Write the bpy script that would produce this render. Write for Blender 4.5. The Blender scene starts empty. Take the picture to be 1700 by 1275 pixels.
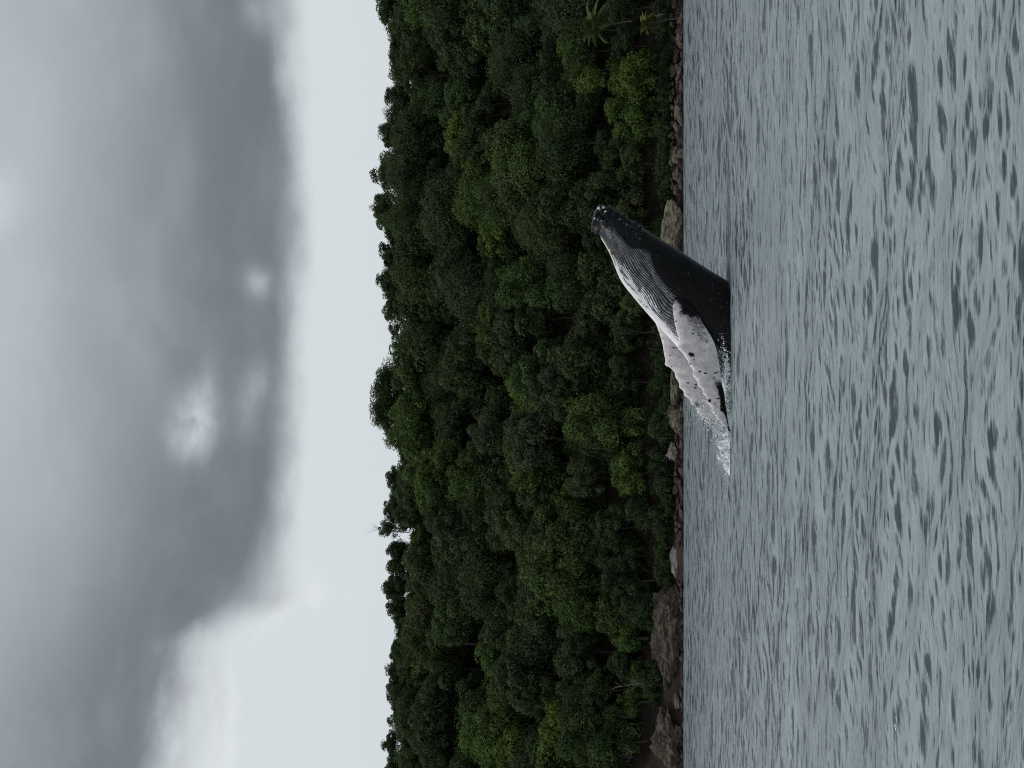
import bpy, bmesh, math, random
import numpy as np
from mathutils import Vector, Matrix, noise

R = math.radians
rng = np.random.default_rng(7)
random.seed(7)
scene = bpy.context.scene
COL = scene.collection

# ------------------------------------------------------------------ camera
# The photograph lies on its side: the sky is on its left, the sea on its right.
F = 1700.0          # focal length in photograph pixels
CAM_H = 2.6         # eye height above the sea, from a small boat
HZ = 1114.0         # column of the horizon in the photograph
cam_d = bpy.data.cameras.new('camera')
cam = bpy.data.objects.new('camera', cam_d)
COL.objects.link(cam)
cam_d.sensor_fit = 'HORIZONTAL'
cam_d.sensor_width = 36.0
cam_d.lens = 36.0
cam_d.shift_x = -(HZ - 850.0) / 1700.0
cam_d.clip_start = 0.1
cam_d.clip_end = 6000
cam.matrix_world = Matrix(((0, 1, 0, 0), (0, 0, -1, 0), (-1, 0, 0, CAM_H), (0, 0, 0, 1)))
scene.camera = cam


def P(px, py, Y):
    """world point at distance Y seen at photograph pixel (px, py)"""
    return Vector(((637.5 - py) * Y / F, Y, CAM_H + (HZ - px) * Y / F))


# ------------------------------------------------------------------ node helper
class NT:
    def __init__(self, tree):
        self.t = tree
        self.n = tree.nodes
        self.l = tree.links
        self.n.clear()

    def node(self, typ, **kw):
        nd = self.n.new(typ)
        for k, v in kw.items():
            setattr(nd, k, v)
        return nd

    def put(self, sock, v):
        if isinstance(v, bpy.types.NodeSocket):
            self.l.new(v, sock)
        elif v is not None:
            sock.default_value = v

    def m(self, op, a, b=None, c=None, clamp=False):
        nd = self.node('ShaderNodeMath', operation=op, use_clamp=clamp)
        for i, v in enumerate((a, b, c)):
            if v is not None:
                self.put(nd.inputs[i], v)
        return nd.outputs[0]

    def ss(self, x, lo, hi, a=0.0, b=1.0):
        nd = self.node('ShaderNodeMapRange', interpolation_type='SMOOTHSTEP')
        for i, v in enumerate((x, lo, hi, a, b)):
            self.put(nd.inputs[i], v)
        return nd.outputs[0]

    def mix(self, f, a, b, blend='MIX'):
        nd = self.node('ShaderNodeMix', data_type='RGBA', blend_type=blend)
        self.put(nd.inputs[0], f)
        self.put(nd.inputs[6], a if not isinstance(a, tuple) else (*a, 1)[:4])
        self.put(nd.inputs[7], b if not isinstance(b, tuple) else (*b, 1)[:4])
        return nd.outputs[2]

    def noise(self, vec, scale, detail=4, rough=0.55, dist=0.0, w=None):
        nd = self.node('ShaderNodeTexNoise')
        if vec is not None:
            self.put(nd.inputs['Vector'], vec)
        self.put(nd.inputs['Scale'], scale)
        nd.inputs['Detail'].default_value = detail
        nd.inputs['Roughness'].default_value = rough
        nd.inputs['Distortion'].default_value = dist
        return nd.outputs[0]

    def mapping(self, vec, scale=(1, 1, 1), loc=(0, 0, 0)):
        nd = self.node('ShaderNodeMapping')
        self.put(nd.inputs[0], vec)
        nd.inputs['Location'].default_value = loc
        nd.inputs['Scale'].default_value = scale
        return nd.outputs[0]

    def comb(self, x, y, z):
        nd = self.node('ShaderNodeCombineXYZ')
        for i, v in enumerate((x, y, z)):
            self.put(nd.inputs[i], v)
        return nd.outputs[0]

    def attr(self, name):
        return self.node('ShaderNodeAttribute', attribute_name=name)


# ------------------------------------------------------------------ world: overcast sky
SUN_DIR = Vector((-0.50, -0.12, 0.85)).normalized()      # towards the sun
sun_el = math.asin(SUN_DIR.z)
sun_az = math.atan2(SUN_DIR.x, SUN_DIR.y)

world = bpy.data.worlds.new('World')
scene.world = world
world.use_nodes = True
t = NT(world.node_tree)
tc = t.node('ShaderNodeTexCoord')
nrm = t.node('ShaderNodeVectorMath', operation='NORMALIZE')
t.put(nrm.inputs[0], tc.outputs['Generated'])
D3 = nrm.outputs[0]
sp = t.node('ShaderNodeSeparateXYZ')
t.put(sp.inputs[0], D3)
DEG = 180 / math.pi
az = t.m('MULTIPLY', t.m('ARCTAN2', sp.outputs[0], sp.outputs[1]), DEG)
el = t.m('MULTIPLY', t.m('ARCSINE', sp.outputs[2]), DEG)
ncoord = t.mapping(D3, (1, 1, 2.2))
n_big = t.noise(ncoord, 2.6, 3, 0.5)
n_mid = t.noise(ncoord, 7.0, 5, 0.55, 0.3)
n_fine = t.noise(ncoord, 22.0, 4, 0.55, 0.2)
# the lower edge of the cloud bank, in degrees of elevation
bump = t.m('MULTIPLY', t.m('MULTIPLY', t.ss(az, -11.6, -14.6), t.ss(az, -44.0, -30.0)), 3.3)
edge = t.m('ADD', t.m('MULTIPLY', t.m('MINIMUM', t.m('MAXIMUM', az, -40.0), 40.0), -0.055), 20.45)
edge_t = t.m('ADD', edge, t.m('MULTIPLY', t.m('MULTIPLY', t.ss(az, -4.0, -24.0), t.ss(az, -52.0, -30.0)), 3.3))
edge = t.m('ADD', edge, bump)
rag = t.m('ADD', t.m('MULTIPLY', t.m('SUBTRACT', n_mid, 0.5), 5.5),
          t.m('MULTIPLY', t.m('SUBTRACT', n_fine, 0.5), 3.2))
# ragged hanging shreds only where the bank is broken, to the side
rag_amt = t.ss(az, -9.0, -15.0, 0.30, 1.0)
rag = t.m('MULTIPLY', rag, rag_amt)
e2 = t.m('ADD', t.m('SUBTRACT', el, edge), rag)
soft = t.ss(az, -8.0, -14.0, 1.0, 2.1)
cover = t.ss(e2, t.m('MULTIPLY', soft, -1.15), t.m('MULTIPLY', soft, 1.2))
# breaks in the bank: azimuth, elevation, half sizes, strength
holes = [(-2.5, 25.0, 1.55, 0.85, 1.1), (-0.3, 24.5, 1.4, 0.5, 0.42), (-1.2, 22.4, 1.5, 0.6, 0.22), (5.7, 21.8, 0.7, 0.5, 0.6),
         (0.2, 21.9, 1.2, 0.5, 0.25), (20.0, 20.5, 1.0, 0.8, 0.45), (10.4, 33.2, 1.6, 1.1, 0.75), (-13.6, 22.6, 1.6, 0.9, 0.5),
         (-46, 27, 3, 1.6, 0.8), (52, 26, 4, 2, 0.8), (120, 30, 5, 2, 0.8), (-110, 32, 5, 2, 0.8)]
hol = None
for (ha, he, wa, we, st) in holes:
    da = t.m('DIVIDE', t.m('SUBTRACT', az, ha), wa)
    de = t.m('DIVIDE', t.m('SUBTRACT', el, he), we)
    q = t.m('ADD', t.m('MULTIPLY', da, da), t.m('MULTIPLY', de, de))
    v = t.m('MULTIPLY', t.m('EXPONENT', t.m('MULTIPLY', q, -0.8)), st)
    hol = v if hol is None else t.m('ADD', hol, v)
hol = t.m('MULTIPLY', hol, t.ss(t.m('ADD', t.m('MULTIPLY', n_fine, 0.6), t.m('MULTIPLY', n_mid, 0.4)), 0.22, 0.66))
hol = t.m('MINIMUM', hol, 1.0)
# tone of the cloud: darkest along its base, paler towards the zenith
up = t.m('SUBTRACT', el, edge_t)
tone = t.ss(t.m('ADD', up, t.m('ADD', t.m('MULTIPLY', t.m('SUBTRACT', n_big, 0.5), 7.0),
                             t.m('MULTIPLY', t.m('SUBTRACT', n_mid, 0.5), 2.6))), 2.0, 14.5)
cloud = t.mix(tone, (0.170, 0.194, 0.217), (0.480, 0.515, 0.555))
cloud = t.mix(t.ss(el, 33.0, 62.0), cloud, (0.62, 0.65, 0.69))
cloud = t.mix(t.m('MULTIPLY', t.m('SUBTRACT', n_mid, 0.5), 0.28), cloud, (0.9, 0.92, 0.95), 'MIX')
bright = t.mix(t.m('MULTIPLY', n_mid, 0.35), (0.665, 0.720, 0.742), (0.775, 0.808, 0.82))
veil = t.mix(t.ss(el, 20.0, 4.0), bright, (0.61, 0.672, 0.705))
puff = t.m('MULTIPLY', t.ss(t.m('ADD', t.m('MULTIPLY', n_mid, 0.5), t.m('MULTIPLY', n_fine, 0.5)), 0.42, 0.62), t.m('MULTIPLY', t.ss(e2, -5.0, -1.0), t.ss(az, -9.0, -13.0)))
veil = t.mix(t.m('MULTIPLY', puff, 0.55), veil, (0.84, 0.86, 0.87))
sky = t.mix(cover, veil, cloud)
sky = t.mix(hol, sky, (0.68, 0.74, 0.77))
below = t.ss(el, -1.0, -6.0)
sky = t.mix(below, sky, (0.12, 0.15, 0.16))
nish = t.node('ShaderNodeTexSky', sky_type='NISHITA')
nish.sun_disc = False
nish.sun_elevation = sun_el
nish.sun_rotation = sun_az
b1 = t.node('ShaderNodeBackground')
t.put(b1.inputs[0], nish.outputs[0])
b1.inputs[1].default_value = 0.08
b2 = t.node('ShaderNodeBackground')
t.put(b2.inputs[0], sky)
b2.inputs[1].default_value = 1.0
mx = t.node('ShaderNodeMixShader')
mx.inputs[0].default_value = 0.96
t.l.new(b1.outputs[0], mx.inputs[1])
t.l.new(b2.outputs[0], mx.inputs[2])
wo = t.node('ShaderNodeOutputWorld')
t.l.new(mx.outputs[0], wo.inputs[0])

sun_d = bpy.data.lights.new('sun', 'SUN')
sun_d.energy = 1.5
sun_d.angle = R(11)
sun_d.color = (1.0, 0.965, 0.92)
sun = bpy.data.objects.new('sun', sun_d)
sun.rotation_euler = SUN_DIR.to_track_quat('Z', 'Y').to_euler()
COL.objects.link(sun)

vs = scene.view_settings
vs.view_transform = 'Standard'
vs.look = 'None'
vs.exposure = 0.0
vs.gamma = 1.0
vs.use_curve_mapping = False
scene.render.engine = 'CYCLES'
scene.cycles.use_denoising = False      # the photograph has fine grain too
scene.cycles.filter_width = 1.1
scene.cycles.max_bounces = 6
scene.cycles.transparent_max_bounces = 8

# ------------------------------------------------------------------ general helpers


def mesh_np(name, verts, faces, smooth=False, attrs=None):
    """a mesh from arrays; faces is (n,3) or (n,4)"""
    verts = np.asarray(verts, dtype=np.float32)
    faces = np.asarray(faces, dtype=np.int32)
    me = bpy.data.meshes.new(name)
    k = faces.shape[1]
    me.vertices.add(len(verts))
    me.vertices.foreach_set('co', verts.ravel())
    me.loops.add(faces.size)
    me.loops.foreach_set('vertex_index', faces.ravel())
    me.polygons.add(len(faces))
    me.polygons.foreach_set('loop_start', np.arange(0, faces.size, k, dtype=np.int32))
    me.polygons.foreach_set('loop_total', np.full(len(faces), k, dtype=np.int32))
    me.polygons.foreach_set('use_smooth', np.full(len(faces), smooth, dtype=bool))
    for an, (dom, arr) in (attrs or {}).items():
        at = me.attributes.new(an, 'FLOAT', dom)
        at.data.foreach_set('value', np.asarray(arr, dtype=np.float32))
    me.update(calc_edges=True)
    return me


def obj(name, me, mat=None, parent=None, loc=None):
    o = bpy.data.objects.new(name, me)
    COL.objects.link(o)
    if mat is not None and me is not None and len(me.materials) == 0:
        me.materials.append(mat)
    if parent is not None:
        o.parent = parent
    if loc is not None:
        o.location = loc
    return o


def tag(o, label=None, cat=None, group=None, kind=None):
    if label:
        o['label'] = label
    if cat:
        o['category'] = cat
    if group:
        o['group'] = group
    if kind:
        o['kind'] = kind
    return o


def empty(name, loc):
    o = bpy.data.objects.new(name, None)
    o.empty_display_size = 0.3
    COL.objects.link(o)
    o.location = loc
    return o


def material(name):
    m = bpy.data.materials.new(name)
    m.use_nodes = True
    return m, NT(m.node_tree)


def finish(t, shader, disp=None):
    out = t.node('ShaderNodeOutputMaterial')
    t.l.new(shader, out.inputs[0])


def principled(t, color, rough=0.8, spec=0.3, normal=None, **kw):
    p = t.node('ShaderNodeBsdfPrincipled')
    t.put(p.inputs['Base Color'], color if not isinstance(color, tuple) else (*color, 1)[:4])
    t.put(p.inputs['Roughness'], rough)
    t.put(p.inputs['Specular IOR Level'], spec)
    if normal is not None:
        t.put(p.inputs['Normal'], normal)
    for k, v in kw.items():
        t.put(p.inputs[k], v)
    return p.outputs[0]


def bumpn(t, h, strength=0.5, dist=0.1, normal=None):
    b = t.node('ShaderNodeBump')
    b.inputs['Strength'].default_value = strength
    b.inputs['Distance'].default_value = dist
    t.put(b.inputs['Height'], h)
    if normal is not None:
        t.put(b.inputs['Normal'], normal)
    return b.outputs[0]


def catmull(pts, n):
    """resample a polyline smoothly to n points"""
    pts = np.asarray(pts, float)
    d = np.r_[0, np.cumsum(np.linalg.norm(np.diff(pts, axis=0), axis=1))]
    return catmull_at(pts, d / d[-1], np.linspace(0, 1, n))


def catmull_at(pts, u, x):
    pts = np.asarray(pts, float)
    m = np.gradient(pts, u, axis=0)
    i = np.clip(np.searchsorted(u, x, side='right') - 1, 0, len(u) - 2)
    h = (u[i + 1] - u[i])
    s = ((x - u[i]) / h)[:, None]
    h = h[:, None]
    return ((2 * s**3 - 3 * s**2 + 1) * pts[i] + (s**3 - 2 * s**2 + s) * h * m[i]
            + (-2 * s**3 + 3 * s**2) * pts[i + 1] + (s**3 - s**2) * h * m[i + 1])


def vnoise(p, scale, oct=3, off=0.0):
    """fractal noise, -1..1, for an array of points"""
    out = np.empty(len(p))
    for i, q in enumerate(p):
        out[i] = noise.fractal(Vector((q[0] * scale + off, q[1] * scale - off, q[2] * scale + 2 * off)), 1.0, 2.0, oct)
    return out


def sstep(x, a, b):
    s = np.clip((x - a) / (b - a), 0, 1)
    return s * s * (3 - 2 * s)


# ------------------------------------------------------------------ materials
# water
m_water, t = material('sea_water')
geo = t.node('ShaderNodeNewGeometry')
pos = geo.outputs['Position']
wv = t.mapping(pos, (0.17, 1.0, 1.0))
b_a = t.noise(wv, 5.0, 3, 0.6)
b_b = t.noise(t.mapping(pos, (0.14, 1, 1), (13, 7, 0)), 15.0, 3, 0.65, 0.3)
b_c = t.noise(t.mapping(pos, (0.2, 1, 1), (3, 17, 0)), 1.6, 3, 0.6)
# shade of the wave faces painted into the colour by slope; smoother there too
shade_slope = t.attr('shade_slope').outputs['Fac']
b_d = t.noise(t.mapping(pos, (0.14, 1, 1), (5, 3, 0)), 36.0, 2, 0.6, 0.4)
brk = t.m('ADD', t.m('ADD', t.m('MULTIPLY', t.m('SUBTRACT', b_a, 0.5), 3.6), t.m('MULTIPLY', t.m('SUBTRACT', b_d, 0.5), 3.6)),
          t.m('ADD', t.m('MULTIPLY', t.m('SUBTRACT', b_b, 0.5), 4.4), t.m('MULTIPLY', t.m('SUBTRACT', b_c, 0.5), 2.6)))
face = t.ss(t.m('ADD', shade_slope, brk), 0.15, 2.05)
nb = bumpn(t, b_a, 1.0, 0.030)
nb = bumpn(t, b_b, 1.0, 0.016, nb)
mot = t.noise(t.mapping(pos, (0.5, 0.5, 0.5)), 0.25, 3)
rip = t.mix(mot, (0.235, 0.284, 0.303), (0.265, 0.315, 0.335))
rip = t.mix(t.m('MULTIPLY', t.ss(b_b, 0.50, 0.72), 0.6), rip, (0.36, 0.41, 0.43))
fine = t.m('ADD', t.m('ADD', t.m('MULTIPLY', t.m('SUBTRACT', b_a, 0.5), 3.0), t.m('MULTIPLY', t.m('SUBTRACT', b_d, 0.5), 4.6)),
           t.m('MULTIPLY', t.m('SUBTRACT', b_b, 0.5), 5.2))
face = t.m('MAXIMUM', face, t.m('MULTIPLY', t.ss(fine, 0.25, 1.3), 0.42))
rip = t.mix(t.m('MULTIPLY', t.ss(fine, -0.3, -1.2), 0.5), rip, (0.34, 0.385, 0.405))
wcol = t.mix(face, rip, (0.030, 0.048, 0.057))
wrough = t.m('SUBTRACT', 0.30, t.m('MULTIPLY', face, 0.22))
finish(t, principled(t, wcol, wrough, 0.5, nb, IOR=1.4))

# whale skin (pigment and painted pleat gloss from the vertex attributes, broken up by noise)
m_whale, t = material('whale_skin')
tc = t.node('ShaderNodeTexCoord').outputs['Object']
wh = t.attr('pale').outputs['Fac']
cr = t.attr('cream').outputs['Fac']
rid = t.attr('ridge').outputs['Fac']
fl = t.attr('fin').outputs['Fac']
n1 = t.noise(tc, 3.2, 5, 0.6, 0.3)
n2 = t.noise(tc, 11.0, 4, 0.6)
n3 = t.noise(tc, 30.0, 3, 0.6)
darkc = t.mix(n2, (0.0018, 0.0020, 0.0025), (0.009, 0.0098, 0.0115))
darkc = t.mix(t.m('MULTIPLY', rid, t.ss(n1, 0.25, 0.7, 0.2, 1.0)), darkc, (0.19, 0.193, 0.205))  # glossy highlights along the pleat ridges, painted as a paler tone
brk = t.ss(t.m('ADD', wh, t.m('MULTIPLY', t.m('SUBTRACT', t.m('ADD', t.m('MULTIPLY', n2, 0.6), t.m('MULTIPLY', n3, 0.4)), 0.5), 1.3)), t.m('SUBTRACT', 0.38, t.m('MULTIPLY', fl, 0.22)), t.m('ADD', 0.62, t.m('MULTIPLY', fl, 0.2)))
palec = t.mix(n1, (0.60, 0.60, 0.62), (0.80, 0.80, 0.81))
palec = t.mix(cr, palec, (0.56, 0.51, 0.38))
palec = t.mix(fl, palec, t.mix(t.ss(t.m('ADD', t.m('MULTIPLY', n1, 0.6), t.m('MULTIPLY', n2, 0.4)), 0.35, 0.65), (0.50, 0.455, 0.47), (0.74, 0.69, 0.69)))
colr = t.mix(brk, darkc, palec)
# small white scars and barnacles, and dark flecks on the fins
vor = t.node('ShaderNodeTexVoronoi')
t.put(vor.inputs['Vector'], tc)
vor.inputs['Scale'].default_value = 6.0
sc_ = t.m('MULTIPLY', t.ss(vor.outputs['Distance'], 0.16, 0.09), t.ss(t.noise(tc, 1.6, 2), 0.50, 0.62))
colr = t.mix(t.m('MULTIPLY', t.m('MULTIPLY', sc_, t.m('SUBTRACT', 1.0, fl)), 0.5), colr, (0.42, 0.42, 0.44))
wsx = t.node('ShaderNodeSeparateXYZ')
t.put(wsx.inputs[0], tc)
strk = t.noise(t.mapping(tc, (9.0, 9.0, 2.2)), 2.4, 4, 0.7, 0.6)
strk = t.m('MULTIPLY', t.ss(strk, 0.60, 0.70), t.ss(t.m('ADD', wsx.outputs[2], t.m('MULTIPLY', wsx.outputs[0], 0.45)), 2.6, -0.2))  # white wet streaks and sparkle painted into the skin near the sea
colr = t.mix(t.m('MULTIPLY', t.m('MULTIPLY', strk, t.m('SUBTRACT', 1.0, fl)), 0.55), colr, (0.5, 0.52, 0.54))
vor2 = t.node('ShaderNodeTexVoronoi')
t.put(vor2.inputs['Vector'], t.mapping(tc, (1.2, 1, 0.55), (3, 1, 2)))
vor2.inputs['Scale'].default_value = 4.2
fk = t.m('MULTIPLY', t.ss(t.m('ADD', vor2.outputs['Distance'], t.m('MULTIPLY', n3, 0.3)), 0.40, 0.28), t.ss(t.noise(tc, 2.0, 2), 0.40, 0.50))
colr = t.mix(t.m('MULTIPLY', fk, fl), colr, (0.018, 0.018, 0.02))
bn = bumpn(t, t.m('ADD', n2, t.m('MULTIPLY', n3, 0.5)), 0.35, 0.03)
finish(t, principled(t, colr, t.ss(n2, 0.3, 0.7, 0.2, 0.42), t.m('ADD', t.m('MULTIPLY', t.ss(n3, 0.58, 0.7), 0.35), t.m('ADD', 0.09, t.m('MULTIPLY', t.m('MAXIMUM', rid, wh), 0.28))), bn))

# white water
m_foam, t = material('white_water')
tc = t.node('ShaderNodeTexCoord').outputs['Object']
n1 = t.noise(tc, 5.0, 5, 0.65, 0.5)
fc = t.mix(t.ss(n1, 0.38, 0.62), (0.42, 0.50, 0.53), (0.82, 0.85, 0.86))
finish(t, principled(t, fc, 0.45, 0.4, bumpn(t, t.noise(tc, 16, 4, 0.7), 0.8, 0.05)))
m_drop, t = material('water_drops')
finish(t, principled(t, (0.72, 0.76, 0.78), 0.15, 0.5))

# foliage: the tree's own green comes from the object's colour
def foliage_mat(name, trans=0.22):
    m, t = material(name)
    oi = t.node('ShaderNodeObjectInfo')
    lv = t.attr('leaf_tint').outputs['Fac']
    tc = t.node('ShaderNodeTexCoord').outputs['Object']
    nn = t.noise(tc, 0.55, 3, 0.6)
    c = t.mix(t.ss(nn, 0.3, 0.7, 0.0, 0.55), oi.outputs['Color'], t.mix(0.5, oi.outputs['Color'], (0.075, 0.085, 0.03)))
    c = t.mix(lv, t.mix(0.35, c, (0.008, 0.016, 0.010)), t.mix(0.30, c, (0.13, 0.16, 0.055)))
    d = principled(t, c, 0.7, 0.10)
    tr = t.node('ShaderNodeBsdfTranslucent')
    t.put(tr.inputs[0], t.mix(0.6, c, (0.10, 0.15, 0.02)))
    ms = t.node('ShaderNodeMixShader')
    ms.inputs[0].default_value = trans
    t.l.new(d, ms.inputs[1])
    t.l.new(tr.outputs[0], ms.inputs[2])
    finish(t, ms.outputs[0])
    return m


m_leaf = foliage_mat('leaves')
m_frond = foliage_mat('palm_fronds', 0.15)

m_bark, t = material('bark')
tc = t.node('ShaderNodeTexCoord').outputs['Object']
n1 = t.noise(t.mapping(tc, (1, 1, 0.25)), 6.0, 4)
finish(t, principled(t, t.mix(n1, (0.03, 0.026, 0.021), (0.085, 0.075, 0.062)), 0.9, 0.2, bumpn(t, n1, 0.6, 0.05)))
m_pale_bark, t = material('pale_dead_wood')
tc = t.node('ShaderNodeTexCoord').outputs['Object']
n1 = t.noise(t.mapping(tc, (1, 1, 0.25)), 6.0, 4)
finish(t, principled(t, t.mix(n1, (0.13, 0.12, 0.10), (0.30, 0.28, 0.25)), 0.9, 0.2))

# soil of the hillside and the earth bank
m_soil, t = material('soil')
pos = t.node('ShaderNodeNewGeometry').outputs['Position']
n1 = t.noise(pos, 0.35, 5, 0.6)
n2 = t.noise(pos, 2.4, 5, 0.65)
c = t.mix(t.ss(n1, 0.35, 0.65), (0.018, 0.014, 0.011), (0.038, 0.029, 0.022))
c = t.mix(t.ss(n2, 0.55, 0.75), c, (0.09, 0.074, 0.058))
finish(t, principled(t, c, 0.95, 0.15, bumpn(t, n2, 0.9, 0.35)))


def rock_mat(name, c0, c1, c2, scale=1.0):
    m, t = material(name)
    tc = t.node('ShaderNodeTexCoord').outputs['Object']
    oi = t.node('ShaderNodeObjectInfo').outputs['Random']
    off = t.node('ShaderNodeVectorMath', operation='ADD')
    t.put(off.inputs[0], tc)
    t.put(off.inputs[1], t.comb(t.m('MULTIPLY', oi, 37.0), t.m('MULTIPLY', oi, 11.0), 0.0))
    v = off.outputs[0]
    n1 = t.noise(v, 0.7 * scale, 5, 0.65, 0.4)
    n2 = t.noise(v, 4.0 * scale, 5, 0.65)
    n3 = t.noise(v, 14.0 * scale, 3, 0.6)
    c = t.mix(t.ss(n1, 0.3, 0.7), c0, c1)
    c = t.mix(t.ss(n2, 0.52, 0.72), c, c2)
    c = t.mix(t.m('MULTIPLY', t.ss(n3, 0.55, 0.7), 0.5), c, (0.04, 0.036, 0.03))
    vary = t.node('ShaderNodeHueSaturation')
    t.put(vary.inputs['Color'], c)
    t.put(vary.inputs['Value'], t.m('ADD', t.m('MULTIPLY', oi, 0.7), 0.62))
    # wet below the swash line
    wz = t.node('ShaderNodeSeparateXYZ')
    t.put(wz.inputs[0], t.node('ShaderNodeNewGeometry').outputs['Position'])
    wet = t.ss(t.m('ADD', wz.outputs[2], t.m('MULTIPLY', n2, 0.5)), 0.95, 0.45)
    c = t.mix(t.m('MULTIPLY', wet, 0.62), vary.outputs[0], (0.022, 0.019, 0.016))
    finish(t, principled(t, c, t.m('SUBTRACT', 0.92, t.m('MULTIPLY', wet, 0.5)), 0.25,
                         bumpn(t, t.m('ADD', n2, t.m('MULTIPLY', n3, 0.4)), 0.9, 0.22)))
    return m


m_rock_grey = rock_mat('grey_brown_rock', (0.042, 0.035, 0.027), (0.098, 0.084, 0.064), (0.18, 0.16, 0.13))
m_rock_tan = rock_mat('tan_rock', (0.065, 0.057, 0.040), (0.19, 0.172, 0.122), (0.28, 0.255, 0.19))
m_rock_brown = rock_mat('brown_rock', (0.034, 0.026, 0.020), (0.085, 0.066, 0.051), (0.18, 0.148, 0.12))
m_rock_pale = rock_mat('pale_rock', (0.12, 0.108, 0.098), (0.19, 0.173, 0.16), (0.25, 0.232, 0.217))

# ------------------------------------------------------------------ terrain
SHORE = 211.0
RIDGE_Y = 289.0


def shore_y(X):
    return SHORE + 1.3 * math.sin(X * 0.09 + 1.0) + 0.9 * math.sin(X * 0.23) + (0.02 * X if X > 0 else 0.0)


def ground(X, Y):
    d = Y - shore_y(X)
    n = noise.fractal(Vector((X * 0.045, Y * 0.045, 3.3)), 1.0, 2.0, 4)
    n2 = noise.fractal(Vector((X * 0.25, Y * 0.25, 8.1)), 1.0, 2.0, 3)
    # to the far end of the shore (negative X) an earth bank stands above the rocks
    bank = 2.1 + 2.8 * float(sstep(np.array(-X), 52, 66)) + 0.6 * n2
    if d < 0:
        z = d * 0.6 + 0.25 * n2
    elif d < 4.5:
        z = bank * (d / 4.5) ** 0.8 + 0.2 * n2
    else:
        s = (d - 4.5) / (RIDGE_Y - SHORE - 4.5)
        if s < 1:
            z = bank + (74 - bank) * (s ** 1.04)
        else:
            z = 74 - 12 * (1 - math.exp(-(s - 1) * 1.2))
        z += n * 3.0 * min(1, max(0, s * 4)) + n2 * 0.5
    return z


xs = np.linspace(-330, 330, 221)
ys = np.r_[np.linspace(190, 208, 6), np.linspace(209, 222, 27), np.linspace(224, 296, 37), np.linspace(305, 640, 22)]
V = np.array([(x, y, ground(x, y)) for y in ys for x in xs])
nx = len(xs)
ii = (np.arange(len(ys) - 1)[:, None] * nx + np.arange(nx - 1)[None, :]).ravel()
FC = np.stack([ii, ii + 1, ii + nx + 1, ii + nx], 1)
hill = obj('hillside_terrain', mesh_np('hillside_terrain', V, FC, True), m_soil)
tag(hill, 'steep wooded hillside rising straight from the rocky shore', kind='structure')

# ------------------------------------------------------------------ the sea
g_rows = np.exp(np.arange(math.log(1.6), math.log(216), 0.0064))
rows = np.r_[[-80, -40, -18, -8, -3.5, -1.2, 0.4], g_rows, [219, 223, 230]]
uin = np.linspace(-1, 1, 820)
ucols = np.r_[[-14, -7, -4, -2.6, -1.8, -1.35, -1.12], uin, [1.12, 1.35, 1.8, 2.6, 4, 7, 14]]
half = 0.41 * np.abs(rows) + 2.6
WX = half[:, None] * ucols[None, :]
WY = np.repeat(rows[:, None], len(ucols), 1)
dx = half * 2 / 820
dy = np.gradient(rows)
res = np.maximum(np.abs(dy), dx)
WZ = np.zeros_like(WX)
OX = np.zeros_like(WX)
OY = np.zeros_like(WX)
SY = np.zeros_like(WX)
NW = 140
lam = np.exp(np.linspace(math.log(0.085), math.log(6.5), NW))
wr = np.random.default_rng(21)
ssl = 0.175 * math.sqrt(2.0 / NW)
for L in lam:
    th = wr.normal(0, 0.30 if L < 0.5 else 0.42) + 0.08
    k = 2 * math.pi / L
    kx, ky = k * math.sin(th), k * math.cos(th)
    sl = ssl * (1.12 * (L / 0.7) ** -0.34) * math.exp(wr.normal(0, 0.25))
    w = sstep(L / res, 1.3, 2.8)
    w[np.abs(rows) < 1.3] = 0
    use = w > 0
    if not use.any():
        continue
    ph = kx * WX[use] + ky * WY[use] + wr.uniform(0, 6.283)
    A = (sl / k) * (w * (1 + 0.5 * sstep(rows, 35, 120)))[use][:, None]
    WZ[use] += A * np.cos(ph)
    q = (0.5 if L > 0.9 else 0.2) * A * np.sin(ph)
    OX[use] -= q * kx / k
    OY[use] -= q * ky / k
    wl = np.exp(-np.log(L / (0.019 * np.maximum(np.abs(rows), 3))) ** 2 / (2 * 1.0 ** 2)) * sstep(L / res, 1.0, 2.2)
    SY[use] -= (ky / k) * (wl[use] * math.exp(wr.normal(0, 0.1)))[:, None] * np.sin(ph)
# gusts: patches of rougher and calmer water
gust = np.ones_like(WX)
for a, b, c in ((0.19, 0.11, 0.3), (0.07, -0.16, 1.7), (0.41, 0.23, 4.0), (-0.33, 0.37, 2.2)):
    gust += 0.13 * np.sin(a * WX + b * WY + c)
edge_fade = 1 - sstep(np.abs(WY - 0.0), 205, 214)
WZ = WZ * gust * (0.25 + 0.75 * edge_fade)
shade_slope = np.clip(SY / np.maximum(SY.std(axis=1, keepdims=True), 1e-4), -4, 4) * gust  # wave slope towards the viewer, drives the painted shade
VW = np.stack([WX + OX * gust, WY + OY * gust, WZ], -1).reshape(-1, 3)
nx = len(ucols)
ii = (np.arange(len(rows) - 1)[:, None] * nx + np.arange(nx - 1)[None, :]).ravel()
FC = np.stack([ii, ii + 1, ii + nx + 1, ii + nx], 1)
sea = obj('sea_water', mesh_np('sea_water', VW, FC, True, {'shade_slope': ('POINT', shade_slope.ravel())}), m_water)
tag(sea, 'choppy grey blue sea in front of the wooded shore', kind='structure')
# the open sea beyond the headland
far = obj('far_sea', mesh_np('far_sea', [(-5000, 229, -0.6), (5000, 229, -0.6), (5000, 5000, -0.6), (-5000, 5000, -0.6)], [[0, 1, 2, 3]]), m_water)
tag(far, 'open sea beyond the hill', kind='structure')

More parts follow.
